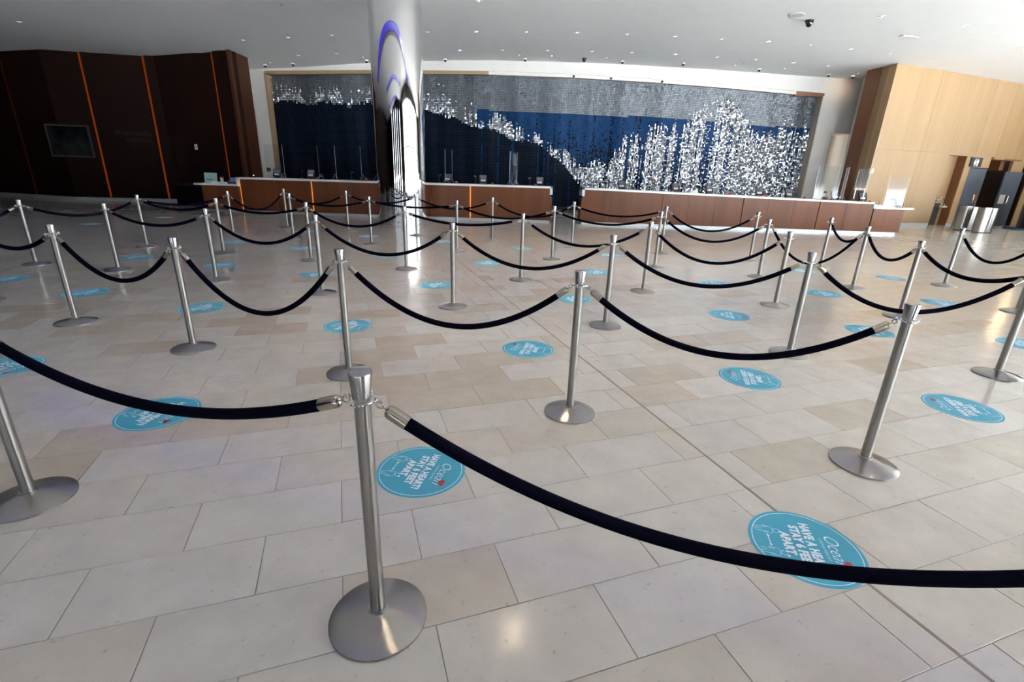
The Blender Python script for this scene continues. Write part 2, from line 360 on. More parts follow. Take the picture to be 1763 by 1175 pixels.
for A, B in ((L0,C1),(C1,C2),(C2,C3)):
    d = (Vector(B)-Vector(A)); mb.obox(A, d, 0, d.length, .12, .3, 0, 5.75)
mb.box(-10.95, -10.70, 19.98, 21.2, 0, 5.75)
wall_left = struct('wall_left', mb, M['walnut'])
run(wall_left, L0, C1, [2.4, 4.75], .13, lambda x: zc(x), M['walnut'], M['amber'])
run(wall_left, C1, C2, [1.23, 3.31], .13, lambda x: zc(x), M['walnut'], M['amber'])
run(wall_left, (C2[0]+.72*.987, C2[1]-.72*.159), C3, [1.70], .13, lambda x: zc(x), M['walnut'], M['amber'])
MB().obox(C2, (.987,-.159), 0, .72, 0, .09, 2.5, 5.5).build('wall_panel', M['walnut'], wall_left)
MB().obox(C2, (.987,-.159), .05, .72, .10, .12, 0, 2.5).build('doorway_panel', M['dark'], wall_left)
MB().box(-10.72, -10.62, 19.88, 21.2, 0, 5.7).build('end_panel', M['brown_end'], wall_left)
MB().box(-10.625, -10.60, 20.25, 20.31, 0, 5.7).build('end_bead', M['walnut'], wall_left)
for nm, (A, B) in zip((1, 2, 3), ((L0,C1),(C1,C2),(C2,C3))):
    d = Vector(B)-Vector(A)
    struct('baseboard_left' if nm == 1 else 'baseboard_left_%d' % nm, MB().obox(A, d, 0, d.length, -.015, .09, 0, .125), M['plinth'])
# side wall on the far left, unseen end of the room
struct('wall_west', MB().box(XL-.3, XL, -9.3, 21.6, 0, 5.6), M['walnut'])

# ---- back wall with fascia over the bead curtain niche
FX = [-11.05,-6.4,-4.23,-1.18,2.17,5.53,8.53,11.81,13.08]; FZ = [5.37,5.55,5.60,5.66,5.65,5.58,5.47,5.30,5.24]
def fz(x): return float(np.interp(x, FX, FZ))
mb = MB(); gx = np.linspace(-11.05, 13.08, 41)
for i in range(40):
    a, b = gx[i], gx[i+1]; za, zb = fz(a), fz(b); ta, tb = zc(a)+.1, zc(b)+.1
    mb.hexa([(a,YB,za),(b,YB,zb),(b,YB+.25,zb),(a,YB+.25,za),(a,YB,ta),(b,YB,tb),(b,YB+.25,tb),(a,YB+.25,ta)])
mb.box(-16.0, -13.2, YB, YB+.3, 0, 5.8); mb.box(-13.2, -11.64, YB, YB+.3, 3.85, 6.0); mb.box(-11.64, -11.05, YB, YB+.7, 0, 6.1)
mb.box(13.08, 13.76, YB, YB+.9, 0, 6.2); mb.box(13.76, 14.62, YB, YB+.3, 3.69, 6.2); mb.box(14.62, 15.2, YB, YB+.3, 0, 6.2)
wall_back = struct('wall_back', mb, M['plaster'])
MB().box(-13.2, -11.64, YB+.25, YB+.3, 0, 3.85).build('recess_panel', M['beige'], wall_back)
MB().box(13.6, 15.4, YB+1.3, YB+1.4, 0, 3.9).build('recess_panel', M['beige'], wall_back)
MB().box(14.62, 14.66, YB+.3, YB+1.3, 0, 3.9).build('recess_panel', M['beige'], wall_back)
MB().box(13.76, 14.62, YB+.3, YB+1.3, 3.69, 3.75).build('recess_panel', M['beige'], wall_back)
MB().box(13.02, 13.075, YB-.01, YB+.75, .0, 5.14).build('niche_jamb', M['beige'], wall_back)
MB().box(-11.06, -10.99, YB-.01, YB+.75, .0, 5.3).build('niche_jamb', M['gold'], wall_back)
mb = MB(); mg = MB()
for i in range(40):
    a, b = gx[i], gx[i+1]
    if a > 11.8: continue
    (mg if a < -2.0 else mb).hexa([(a,YB+.04,fz(a)-.13),(b,YB+.04,fz(b)-.13),(b,YB+.25,fz(b)-.13),(a,YB+.25,fz(a)-.13),(a,YB+.04,fz(a)+.01),(b,YB+.04,fz(b)+.01),(b,YB+.25,fz(b)+.01),(a,YB+.25,fz(a)+.01)])
struct('trim_1', mg, M['gold']); struct('trim_2', mb, M['wwhite'])
struct('dark_gap_infill', MB().box(11.85, 13.0, YB+.06, YB+.2, 5.12, 5.3), M['oak_edge'])  # brown block stands in for the dark void where the trim ends
struct('wall_niche', MB().box(-11.1, 13.1, YB+.75, YB+.9, 0, 6.2), M['artback'])
# plaster return between back wall and the oak wall
mb = MB(); mb.obox((13.66,21.5), (.89,1.8), 0, 2.05, -.25, 0, 0, 6.2)
mb.xf(Matrix.Identity(4)); struct('wall_return', mb, M['plaster'])

# ---- right oak wall
O, d = (13.75, 20.25), (.948, .318)
def zr(s): return zc(O[0]+d[0]*s)
mb = MB(); mb.obox(O, d, .05, 4.27, .10, .3, 0, 6.0); mb.obox(O, d, 5.42, 5.75, .10, .3, 0, 2.95); mb.obox(O, d, 4.27, 8.0, .10, .3, 2.9, 6.0)
wall_right = struct('wall_right', mb, M['oak'])
def panel(s0, s1, z0, z1, mat='oak', n0=0, n1=.1, name='wall_panel', O_=O, d_=d):
    g = .004; return MB().obox(O_, d_, s0+g, s1-g, n0, n1, z0+g, z1-g).build(name, M[mat], wall_right)
up = [0, 1.45, 2.55, 4.23, 5.83, 7.1]
for i in range(5): panel(up[i], up[i+1], 2.93-(.04 if i > 2 else 0), zr(up[i+1])+.02)
lo = [0, 1.05, 2.54, 4.28]
for i in range(3): panel(lo[i], lo[i+1], .11, 2.93)
panel(5.40, 5.78, .11, 2.89); panel(5.78, 6.95, 2.44, 2.89)
# fountain alcove
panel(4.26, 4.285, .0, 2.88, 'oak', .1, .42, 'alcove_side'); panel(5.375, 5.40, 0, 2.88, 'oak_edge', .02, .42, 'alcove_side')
panel(4.285, 5.375, 0, 2.88, 'oak', .34, .42, 'alcove_back')
panel(4.28, 5.40, 2.86, 2.90, 'oak', .0, .42, 'alcove_soffit')
# end of the oak wall
MB().hexa([(13.76,20.22,.1),(13.84,20.22,.1),(13.84,21.0,.1),(13.72,21.0,.1),(13.76,20.22,5.95),(13.84,20.22,5.95),(13.84,21.0,5.95),(13.72,21.0,5.95)]).build('end_panel', M['oak'], wall_right)
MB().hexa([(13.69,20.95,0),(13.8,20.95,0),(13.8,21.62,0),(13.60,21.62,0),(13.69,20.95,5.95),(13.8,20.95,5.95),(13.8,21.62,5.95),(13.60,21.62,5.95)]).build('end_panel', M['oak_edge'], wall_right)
struct('baseboard_right', MB().obox(O, d, .0, 4.28, .015, .1, 0, .11).obox(O, d, 5.40, 5.78, .015, .1, 0, .11), M['plinth'])
# restroom lobby opening and the receding face beyond it
O2 = (O[0]+d[0]*7.1, O[1]+d[1]*7.1); d2 = (math.cos(math.radians(25)), math.sin(math.radians(25)))
panel(0, 1.75, 2.80, 5.8, 'oak', 0, .1, 'wall_panel', O2, d2); panel(1.75, 3.2, 0, 5.8, 'oak', 0, .1, 'wall_panel', O2, d2); panel(3.2, 6.6, 0, 5.8, 'oak', 0, .1, 'wall_panel', O2, d2)
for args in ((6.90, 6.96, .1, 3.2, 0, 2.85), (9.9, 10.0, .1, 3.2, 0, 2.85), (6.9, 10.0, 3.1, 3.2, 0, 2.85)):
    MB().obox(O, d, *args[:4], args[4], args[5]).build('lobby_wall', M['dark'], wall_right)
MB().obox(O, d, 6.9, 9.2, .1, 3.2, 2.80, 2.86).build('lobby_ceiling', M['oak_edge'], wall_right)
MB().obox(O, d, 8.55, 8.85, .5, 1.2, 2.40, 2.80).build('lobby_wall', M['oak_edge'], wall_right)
# ---- glazed walls behind and to the right of the camera (daylight comes in here)
FAC = [(5.5, -9.0), (6.0, -2.5), (8.4, 3.4), (15.0, 9.4), (21.0, 15.2), (27.0, 18.5)]
wb_ = MB(); dx = [XL, -12.2, -11.4, -8.4, -7.6, -5.0, -4.1, -1.5, -.9, 2.2, 3.3, 5.5]
for a, b in zip(dx[::2], dx[1::2]): wb_.box(a, b, -9.3, -9.0, 0, 6.4)
for a, b in zip(dx[1::2], dx[2::2]): wb_.box(a, b, -9.3, -9.0, 5.4, 6.4)
struct('wall_behind', wb_, M['walnut'])
k = 1
for q in range(5):
    A = Vector(FAC[q]); B = Vector(FAC[q+1]); dd = (B-A); ln = dd.length; dd = dd/ln
    struct('wall_glazed' if q == 0 else 'wall_glazed_%d' % (q+1), MB().obox(A, dd, 0, ln, -.3, 0, 0, .12).obox(A, dd, 0, ln, -.3, 0, 5.2, 6.5).obox(A, dd, -.15, .15, -.3, 0, 0, 6.5), M['mullion'])
    if q == 0:
        struct('wall_light_block_%d' % q, MB().obox(A, dd, 0, ln, -.28, -.02, .12, 5.2), M['walnut' if q == 0 else 'plaster']); continue  # unseen infill added to hold daylight off the left side
    nw = max(2, int(ln/1.9)); sw = ln/nw
    for t_ in range(nw):
        a = t_*sw; b = a+sw; w = MB()
        fr = .08 if q < 4 else sw*.62  # last unseen run: glazed to brighten far right floor, wide piers spare the oak
        w.obox(A, dd, a, a+fr, -.2, -.03, .12, 5.2); w.obox(A, dd, a, b, -.2, -.05, 2.75, 2.83)
        struct('window_%d' % k, w, M['mullion']); k += 1
struct('wall_east', MB().box(XR, XR+.3, 18.5, 26, 0, 6.4), M['walnut'])
struct('ground_outside', MB().add([(-150,-160,-.05),(180,-160,-.05),(180,120,-.05),(29,120,-.05),(28.5,18,-.05),(22,14.8,-.05),(15.8,8.8,-.05),(9.1,2.9,-.05),(6.8,-2.8,-.05),(6.2,-9.7,-.05),(-150,-9.7,-.05)], [tuple(range(10))]), M['concrete'])

# ================================================================== COLUMN
col = thing('round_column', 'tall mirror-polished round steel column standing before the left counter', 'column', (-3.3, 14.5, 0))
MB().lathe([(.685,0),(.685,.05),(.68,.055),(.68,zc(-3.3)+.05)], 96).build('shaft', M['mirror'], col, smooth=30)
for z in (2.6,):
    MB().lathe([(.6805,z),(.6805,z+.006)], 96, cap0=False, cap1=False).build('seam', M['chrome'], col, smooth=30)

# ================================================================== BLUE CEILING COVES
cd_ = Vector((.952, -.306)); cn = Vector((-.306, -.952))
for i, (off, ln, wd) in enumerate(((-.7, 28, 1.0), (8.3, 16, .8), (15.3, 14, .8), (21, 12, .8))):
    c = Vector((-3.2, 9.1))+cn*off; A = c-cd_*ln*.42
    t = thing('ceiling_cove', 'long blue-lit ceiling cove behind the camera, %s from the column' % ORD[i], 'light cove', (c.x, c.y, 0), group='blue ceiling coves')
    mb1 = MB(); mb2 = MB(); m_ = 40
    for q in range(m_):
        for mbx, n0, n1, dz in ((mb1, 0, wd, .02), (mb2, wd, wd+.5, .06)):
            pts = []
            for zz in (0, 1):
                for (s, nn) in ((q, n0), (q+1, n0), (q+1, n1), (q, n1)):
                    p = A+cd_*(ln*s/m_)+cn*nn; pts.append((p.x-c.x, p.y-c.y, zc(p.x)-dz*(1-zz)+.004))
            mbx.hexa(pts)
    mb1.build('light_strip', M['blue'], t); mb2.build('lip', M['cove_lip'], t)

# ================================================================== BEAD CURTAIN MURAL
NAVY = [(-11.35,4.04),(-10.97,4.17),(-10.44,4.31),(-9.93,4.23),(-9.43,4.13),(-9.03,4.21),(-8.64,4.31),(-8.26,4.26),(-7.87,4.2),(-7.62,4.14),(-7.22,4.27),(-6.58,4.29),(-5.55,4.22),(-4.31,4.15),(-3.75,3.95),(-3.23,3.87),(-2.85,3.82),(-2.46,3.61),(-2.06,3.46),(-1.15,3.39),(-.75,3.21),(-.35,2.98),(.3,2.98),(.97,2.83),(1.35,2.52),(1.85,2.22),(2.25,1.83),(2.6,1.49),(2.92,1.11),(3.06,.73),(3.3,-1)]
BLUE = [(-12,4.18),(-.13,4.18),(2.19,4.16),(4.65,4.12),(7.36,4.09),(10.23,3.94),(13.1,3.87)]
FOAM = [(2.4,.4),(2.68,1.11),(2.89,1.85),(3.39,2.27),(4.02,2.61),(4.53,3.04),(4.85,3.42),(5.3,3.62),(5.95,3.83),(6.61,3.95),(7.39,4.23),(8.07,4.67),(8.47,4.89),(8.75,5.02),(9.25,4.92),(9.64,4.61),(9.96,4.29),(10.35,4.0),(10.93,3.73),(11.43,3.82),(11.65,4.23),(12.4,4.08),(13.23,3.87)]
FADE = [(-11.19,5.24),(-9.34,4.96),(-7.54,5.13),(-6.52,5.16),(-4.28,5.23),(-3.22,4.92),(-2.46,4.6),(-1.17,4.29),(-.39,4.15),(.28,3.63),(.94,3.41),(1.74,3.07),(2.29,2.73),(2.85,2.37),(3.39,2.27)]
def ip(T, x): return float(np.interp(x, [t[0] for t in T], [t[1] for t in T]))
mural = thing('bead_curtain', 'huge wave mural of hanging blue, silver and white bead strings behind the counters', 'bead curtain', (1.0, 23.65, 0))
beads = {'silver': [], 'navy': [], 'blue': [], 'white': []}
PX, PZ = .068, .0665
ns = int((13.0+10.98)/PX)
smooth_n = np.convolve(RNG.normal(size=ns+200), np.ones(9)/9, mode='same')
dens_n = np.convolve(RNG.normal(size=ns+200), np.ones(5)/5, mode='same')
for i in range(ns):
    x = -10.96+PX*(i+.5); top = fz(x)-.06
    nv = ip(NAVY, x)+RNG.normal()*.04; bl = ip(BLUE, x); fo = ip(FOAM, x); fa = ip(FADE, x) if x < 3.4 else None
    fold = 6*math.sin(x*4.1)+5*math.sin(x*9.7+1)+smooth_n[i]*14
    sd = dens_n[i]*.9; shimmer = RNG.random()
    su = RNG.random(); sb = RNG.random()
    j = 0; z = top-.02
    while z > .12:
        kind = None
        if z < nv and x < 3.3: kind = 'navy'
        else:
            pw = 0
            if x < 3.4:
                f_top = max(fa, nv+.25); h = (f_top-z)/(f_top-nv) if f_top > nv else 0
                pw = .03 if h < -.15 else (.08+.10*max(0, h+.15) if h < .2 else .15+.75*min(1, h)**1.3)
                if h < -.35: pw = 0
                pw *= max(.25, 1+sd)
            if x > 2.4:
                dz = fo-z
                p2 = 0 if dz < -.55 else (.07*(dz+.55)/.55 if dz < 0 else .24+.58*min(1, dz/.75))
                if 3.4 < x < 6 and dz < 0: p2 = .10*max(0, 1+dz/1.3)
                if 8 < x < 10.2 and 0 < dz < .9: p2 = .85
                if z < 1.9: p2 = max(p2, .84)
                pw = max(pw, p2*max(.45, 1+.55*sd))
            if .62*su+.38*RNG.random() < pw*1.02-.01: kind = 'white'
            elif z < bl: kind = 'blue' if x > -1.9 else 'silver'
            else: kind = 'silver'
            if kind == 'blue' and RNG.random() < .55*min(1, max(0, (bl-.7-z)/1.8))+(.5 if sb < .10 else 0): kind = 'navy'
        if kind == 'white': ty, tp, r = RNG.normal()*18, RNG.normal()*10, RNG.uniform(.026, .036)
        elif kind == 'silver': ty, tp, r = fold*.5+RNG.normal()*4, RNG.normal()*4-2, .0375
        elif kind == 'blue': ty, tp, r = fold*.8+RNG.normal()*4, RNG.normal()*3, .0375
        else:
            ty, tp, r = fold+RNG.normal()*2.5, RNG.normal()*2.0, .0385
            if x > -3 and shimmer > .90 and RNG.random() < .7: kind = 'blue'; tp -= 4
        beads[kind].append((x, z, ty, tp, r)); z -= PZ; j += 1
for kind, L in beads.items():
    A = np.array(L); nb = len(A); ty = np.radians(A[:,2]); tp = np.radians(A[:,3])
    nrm = np.stack([np.sin(ty)*np.cos(tp), -np.cos(ty)*np.cos(tp), np.sin(tp)], -1)
    U = np.stack([np.cos(ty), np.sin(ty), 0*ty], -1); V = np.cross(U, nrm)*-1
    C = np.stack([A[:,0]-1.0, RNG.uniform(-.012,.012,nb), A[:,1]], -1)
    an = np.arange(6)*PI/3+PI/6
    P = C[:,None,:]+A[:,4,None,None]*(np.cos(an)[None,:,None]*U[:,None,:]+np.sin(an)[None,:,None]*V[:,None,:])
    me = bpy.data.meshes.new('bead_strings'); me.vertices.add(nb*6); me.vertices.foreach_set('co', P.reshape(-1))
    me.loops.add(nb*6); me.loops.foreach_set('vertex_index', np.arange(nb*6)); me.polygons.add(nb)
    me.polygons.foreach_set('loop_start', np.arange(nb)*6); me.polygons.foreach_set('loop_total', np.full(nb, 6)); me.update(); me.validate()
    me.materials.append(M['b_'+kind])
    o = bpy.data.objects.new('%s_beads' % kind, me); link(o, mural, kind='stuff')
MB().box(-12.0, 12.0, -.01, .0, .05, 5.2).build('backing', M['artback'], mural, (0, .08, 0))

# ================================================================== COUNTERS
YC, YK = 16.85, 17.62
def wedge(mb, x0, x1, y0, y1, za0, za1, zb0, zb1):   # z range (za..zb) may slope along x
    return mb.hexa([(x0,y0,za0),(x1,y0,za1),(x1,y1,za1),(x0,y1,za0),(x0,y0,zb0),(x1,y0,zb1),(x1,y1,zb1),(x0,y1,zb0)])
def counter(name, label, x0, x1, zt, low, leg_side, panels, slots, origin):
    t = thing(name, label, 'counter', (origin, YC, 0))
    lx0, lx1, lz = low; r = lambda x: x-origin
    top = MB(); th = .06; oy = -.03
    wedge(top, r(x0), r(x1), oy, YK-YC+.04, zt(x0)-th, zt(x1)-th, zt(x0), zt(x1))
    top.box(r(lx0), r(lx1), oy, YK-YC+.04, lz-th, lz)
    sx = lx1 if leg_side > 0 else lx0         # riser between the low and the high top
    top.box(r(sx)-.035, r(sx)+.045, oy, YK-YC+.04, lz-th, zt(sx)-.001)
    ex = x1 if leg_side > 0 else x0
    top.box(r(ex)-(.09 if leg_side > 0 else 0), r(ex)+(.09 if leg_side < 0 else 0), oy, YK-YC+.04, .93, zt(ex)-.001)
    top.build('countertop', M['quartz'], t)
    ca, cb = (lx0+.25, x1-.03) if leg_side > 0 else (x0+.03, lx1-.30)
    MB().box(r(ca)+.02, r(cb)-.02, .08, YK-YC, .06, .80).build('carcass', M['dark'], t)
    MB().box(r(ca)+.03, r(cb)-.03, .07, YK-YC-.03, 0, .10).build('plinth', M['plinth'], t)
    for a, b in panels:
        za = (lambda x: lz if lx0 <= x <= lx1 else zt(x))
        m = MB(); wedge(m, r(a)+.004, r(b)-.004, 0, .05, .095, .095, za(a+.02)-th, za(b-.03)-th); m.build('front_panel', M['counterwood'], t)
    for s in slots:
        am = M['amber2'] if s < 1 else M['amber3']
        MB().box(r(s)-.022, r(s)+.022, .045, .055, .11, (lz if lx0 <= s <= lx1 else zt(s))-th-.02).build('light_strip', am, t)
    for e in (ca, cb):
        MB().box(r(e)-.025, r(e)+.025, .01, YK-YC, .095, .84).build('end_panel', M['counterwood'], t)
    return t
def ztL(x): return float(np.interp(x, [-9.35,-4.66,1.18], [1.15,1.205,1.195]))
def ztR(x): return float(np.interp(x, [2.16,6.9,11.95], [1.195,1.13,1.045]))
G = .022
SL = [-9.26,-6.86,-4.2,-1.56]
pl = [(-10.50,-9.30)]+[(a+G, b-G) for a, b in zip(SL, SL[1:]+[1.15])]
pl2 = []
for a, b in pl:
    pl2 += [(a, (a+b)/2), ((a+b)/2, b)] if b-a > 2 else [(a, b)]
counter('reception_counter', 'long brown reception counter with white top behind the steel column', -9.35, 1.18, ztL, (-10.78,-9.32,.925), 1, pl2, SL, -4.5)
SR = [4.84, 7.55, 10.1]
pr = [(a+G, b-G) for a, b in zip([2.19]+SR, SR+[11.93])]; pr2 = []
for a, b in pr:
    nn = max(1, round((b-a)/.9)); pr2 += [(a+(b-a)*k/nn, a+(b-a)*(k+1)/nn) for k in range(nn)]
pr2 += [(11.94, 12.95)]
counter('reception_counter', 'long brown reception counter with white top along the right, below the white foam', 2.16, 11.95, ztR, (11.92,13.24,.905), -1, pr2, SR, 7.5)
def ztop(x):
    if x < -9.35: return .925
    if x < 1.3: return ztL(x)
    if x < 11.95: return ztR(x)
    return .905

# ---- things on the counters
def side_name(x): return 'left' if x < 1.5 else 'right'
def counter_set(xs, name, cat, fmt, group, build, yy):
    first = None; cnt = {'left': 0, 'right': 0}; tot = {'left': sum(x < 1.5 for x in xs), 'right': sum(x >= 1.5 for x in xs)}
    for x in xs:
        s = side_name(x); lab = fmt % (s, ORD[cnt[s]]) ; cnt[s] += 1
        if first is None:
            o = thing(name, lab, cat, group=group); build(o); first = o
        else:
            o = copy_tree(first); o['label'] = lab
        o.location = (x, yy, ztop(x)); o.rotation_euler = (0, 0, random.uniform(-.25, .25))
def b_display(o):
    MB().box(-.10,.10,-.08,.08,0,.025).build('base', M['black'], o)
    MB().box(-.03,.03,-.02,.03,.02,.11).build('neck', M['black'], o)
    T = Matrix.Translation((0,0,.10)) @ Matrix.Rotation(math.radians(-28), 4, 'X')
    MB().box(-.125,.125,-.02,.035,-.06,.20).xf(T).build('housing', M['black'], o)
    MB().box(-.10,.10,-.024,-.019,.06,.18).xf(T).build('screen', M['screen'], o)
    MB().box(-.08,.08,-.024,-.019,-.035,.035).xf(T).build('keypad', M['greyplastic'], o)
counter_set([-8.14,-7.0,-2.36,-1.16,.75,3.53,5.36,6.5,8.2,9.21,10.78,11.71,13.0], 'payment_terminal', 'terminal', 'black payment terminal with grey screen on the %s counter, %s from its left end', 'payment terminals', b_display, 17.22)
def b_red(o):
    MB().lathe([(.055,0),(.055,.012),(.048,.016)], 16).build('base', M['black'], o, smooth=40)
    MB().lathe([(.046,.016),(.044,.032),(.034,.048),(.018,.056)], 16, cap0=False).build('dome', M['redplastic'], o, smooth=60)
counter_set([-7.86,-6.71,-5.07,-2.05,-.84,.60,5.18,7.11,8.36,9.64,10.55,11.85], 'red_button', 'button', 'small red dome button on the %s counter, %s from its left end', 'red dome buttons', b_red, 17.02)
def b_stand(o):
    MB().lathe([(.045,0),(.045,.01),(.012,.016)], 14).build('base', M['black'], o, smooth=40)
    MB().lathe([(.009,.012),(.009,.22)], 8).build('pole', M['mullion'], o, smooth=40)
    MB().box(-.045,.045,-.02,.02,.21,.27).xf(Matrix.Rotation(math.radians(-12), 4, 'X')).build('head', M['black'], o)
counter_set([-7.33,-5.64,-2.66,-1.43,.42,10.50,11.45,12.83], 'card_stand', 'stand', 'slim chrome stand with small black head on the %s counter, %s from its left end', 'slim card stands', b_stand, 17.30)
def shield(x, w, z0, h, lab, rot=0, y=17.05):
    t = thing('acrylic_shield', lab, 'screen', (x, y, ztop(x)), rot, 'acrylic sneeze shields')
    MB().box(-w/2,w/2,-.003,.003,z0,z0+h).build('panel', M['acrylic'], t)
    for q in (-w/2-.004, w/2): MB().box(q,q+.004,-.004,.004,z0,z0+h).build('edge', M['acrylic_edge'], t)
    for s in (-1, 1):
        f = MB(); q = s*(w/2-.06)
        f.tube([(q-.03,-.10,0),(q,0,.17),(q+.02,.10,0)], .005, 6); f.tube([(q,0,.10),(q,0,z0+.05)], .005, 6); f.build('foot', M['chrome'], t)
    return t
SHL = ['clear acrylic shield at far left of the left counter top', 'clear acrylic shield near the middle of left counter, left of column',
       'clear acrylic shield just left of the steel column', 'clear acrylic shield just right of the steel column', 'clear acrylic shield near the right end of the left counter']
for x, l, r_ in zip([-8.1,-6.35,-4.95,-2.3,-.15], SHL, [-.30,-.42,-.55,1.40,1.25]): shield(x, .75, .02, 1.02, l, r_)
shield(10.32, .78, .02, 1.03, 'wide clear acrylic shield reflecting daylight, standing on right counter by white wall')
shield(10.88, .80, .02, 1.03, 'clear acrylic shield seen edge-on beside the wide one on right counter', 1.1)
shield(11.45, .50, .36, .66, 'tilted clear acrylic shield before the brown wall edge on right counter', .25)
shield(12.66, .64, .03, .93, 'clear acrylic shield on the low right end of the right counter')
# papers, sign and devices on the low left desk and along the counters
t = thing('desk_sign', 'pale green sign card standing on the low left desk', 'sign', (-10.38, 17.15, .925), .15)
MB().box(-.20,.20,-.004,.004,.01,.33).xf(Matrix.Rotation(-.15, 4, 'X')).build('card', M['sage'], t)
MB().box(-.14,.06,-.006,-.004,.10,.125).xf(Matrix.Rotation(-.15, 4, 'X')).build('print', M['signdark'], t)
MB().box(-.12,.12,.0,.12,0,.012).build('foot', M['acrylic_edge'], t)
t = thing('paper_stack', 'stack of white papers lying on the low left desk', 'paper', (-10.0, 17.05, .925))
for k in range(6):
    MB().box(-.25,.25,-.14,.14,.008*k,.008*k+.007).xf(Matrix.Rotation(random.uniform(-.06,.06), 4, 'Z')).build('sheet', M['paper'], t)
t = thing('small_card', 'small white card with red top standing on the low left desk', 'card', (-10.12, 17.35, .925), -.1)
MB().box(-.06,.06,-.004,.004,0,.20).build('card', M['paper'], t); MB().box(-.06,.06,-.006,-.004,.17,.21).build('header', M['redplastic'], t); MB().box(-.05,.05,-.03,.03,0,.008).build('foot', M['acrylic_edge'], t)
t = thing('desk_phone', 'black desk device with blue screen at the step of the left counter', 'device', (-9.62, 17.15, .925), .2)
MB().hexa([(-.15,-.12,0),(.15,-.12,0),(.15,.12,0),(-.15,.12,0),(-.15,-.12,.06),(.15,-.12,.06),(.13,.10,.20),(-.13,.10,.20)]).build('body', M['black'], t)
MB().hexa([(-.10,-.115,.068),(.10,-.115,.068),(.09,.08,.19),(-.09,.08,.19),(-.10,-.115,.072),(.10,-.115,.072),(.09,.08,.194),(-.09,.08,.194)]).build('screen', M['bluescreen'], t)
t = thing('folded_paper', 'white folded paper tilted on the right counter between two terminals', 'paper', (5.95, 17.2, ztop(5.95)), .2)
MB().hexa([(-.16,-.06,0),(.16,-.06,0),(.16,.06,0),(-.16,.06,0),(-.14,.02,.03),(.16,.0,.11),(.16,.012,.115),(-.14,.03,.035)]).build('sheet', M['paper'], t)
t = thing('desk_lamp_light', 'tiny lit white lamp on the left counter near its step', 'light', (-8.93, 17.2, ztop(-8.93)))
MB().lathe([(.03,0),(.03,.015),(.01,.02),(.01,.05)], 10).build('base', M['black'], t, smooth=40); MB().lathe([(.012,.05),(.018,.062),(.012,.074)], 10).build('bulb', M['lamp_warm'], t, smooth=40)
t = thing('card_box', 'small brown box standing on the right counter behind an acrylic shield', 'box', (10.52, 17.38, ztop(10.52)))
MB().box(-.09,.09,-.05,.05,0,.09).build('body', M['oak_edge'], t); MB().box(-.07,.07,-.054,-.05,.02,.06).build('label_plate', M['signdark'], t)
t = thing('white_tray', 'white tray lying on the low right end of the right counter', 'tray', (12.45, 17.2, .905))
MB().box(-.32,.32,-.15,.15,0,.02).build('tray', M['paper'], t); MB().box(-.32,.32,.13,.15,.02,.06).build('back_lip', M['greyplastic'], t)

# ================================================================== STANCHIONS
proto = None
def build_stanchion(o):
    MB().lathe([(.172,0),(.178,.002),(.178,.010),(.174,.013),(.120,.026),(.06,.042),(.040,.049),(.036,.050),(.036,.057),(.028,.057)], 56, cap1=True).build('base', M['steel_base'], o, smooth=28)
    MB().lathe([(.0265,.055),(.0265,.925)], 28, cap0=False, cap1=False).build('pole', M['steel'], o, smooth=40)
    MB().lathe([(.0268,.905),(.0300,.915),(.0302,.930),(.0365,.994),(.0355,.998),(.034,.999),(.0335,1.0)], 32).build('cap', M['steel_cap'], o, smooth=24)
    r = MB(); pts = []
    for k in range(64):
        a = 2*PI*k/64; rad = .043+.008*max(0, math.cos(4*a))**3; pts.append((rad*math.cos(a), rad*math.sin(a), .906+.003*math.cos(2*a)))
    r.tube(pts, .0028, 7, closed=True)
    for k in range(4):
        a = PI/2*k; c = Vector((math.cos(a), math.sin(a), 0)); q = []
        for j in range(14):
            b = 2*PI*j/14; q.append((c*(.052+.009*math.cos(b)))+Vector((0,0,.911+.009*math.sin(b))))
        r.tube(q, .0024, 6, closed=True)
    r.build('ring', M['chrome'], o, smooth=50)
ROWS = {'front': ['A0','A1','A2'], 'second': ['B0','B1','B2','B3','B4','B5'], 'third': ['P1','P2','P4','P10','P15','P21','P28','P34'],
        'fourth': ['P3','P5','P9','P13','P18','P22','P27','P31'], 'fifth': ['P6','P8','P12','P16','P19','P23','P26','P30'], 'rearmost': ['P7','P11','P14','P17','P20','P24','P25','P29']}
LAB = {'A1': 'nearest brushed steel stanchion, standing whole in the left centre foreground', 'A0': 'brushed steel stanchion cut off by the left edge, left of the nearest one',
       'A2': 'brushed steel stanchion just outside the right edge, holding the long front rope', 'B0': 'brushed steel stanchion just outside the left edge in the second row', 'P0': 'brushed steel stanchion outside the left edge behind the second row',
       'P32': 'brushed steel stanchion standing apart at far right, in front of steel bins', 'P33': 'brushed steel stanchion cut off at the right edge, lone base behind the thicker pole',
       'P34': 'tall brushed steel pole cut off by the right edge, big tilted base'}
where = {}
for rn, L in ROWS.items():
    vis = [k for k in L if k not in ('B0', 'A2')]
    for i, k in enumerate(vis): where[k] = (rn, ORD[i])
for k, (x, y, sz) in D['posts'].items():
    lab = LAB.get(k) or 'brushed steel stanchion, %s from the left in the %s row of posts' % (where[k][1], where[k][0])
    if proto is None:
        o = thing('rope_stanchion', lab, 'stanchion', group='steel rope stanchions'); build_stanchion(o); proto = o
    else:
        o = copy_tree(proto); o['label'] = lab
    o.location = (x, y, 0); o.scale = (1, 1, sz); o.rotation_euler = (0, 0, math.radians(-17.6+random.uniform(-6, 6)))

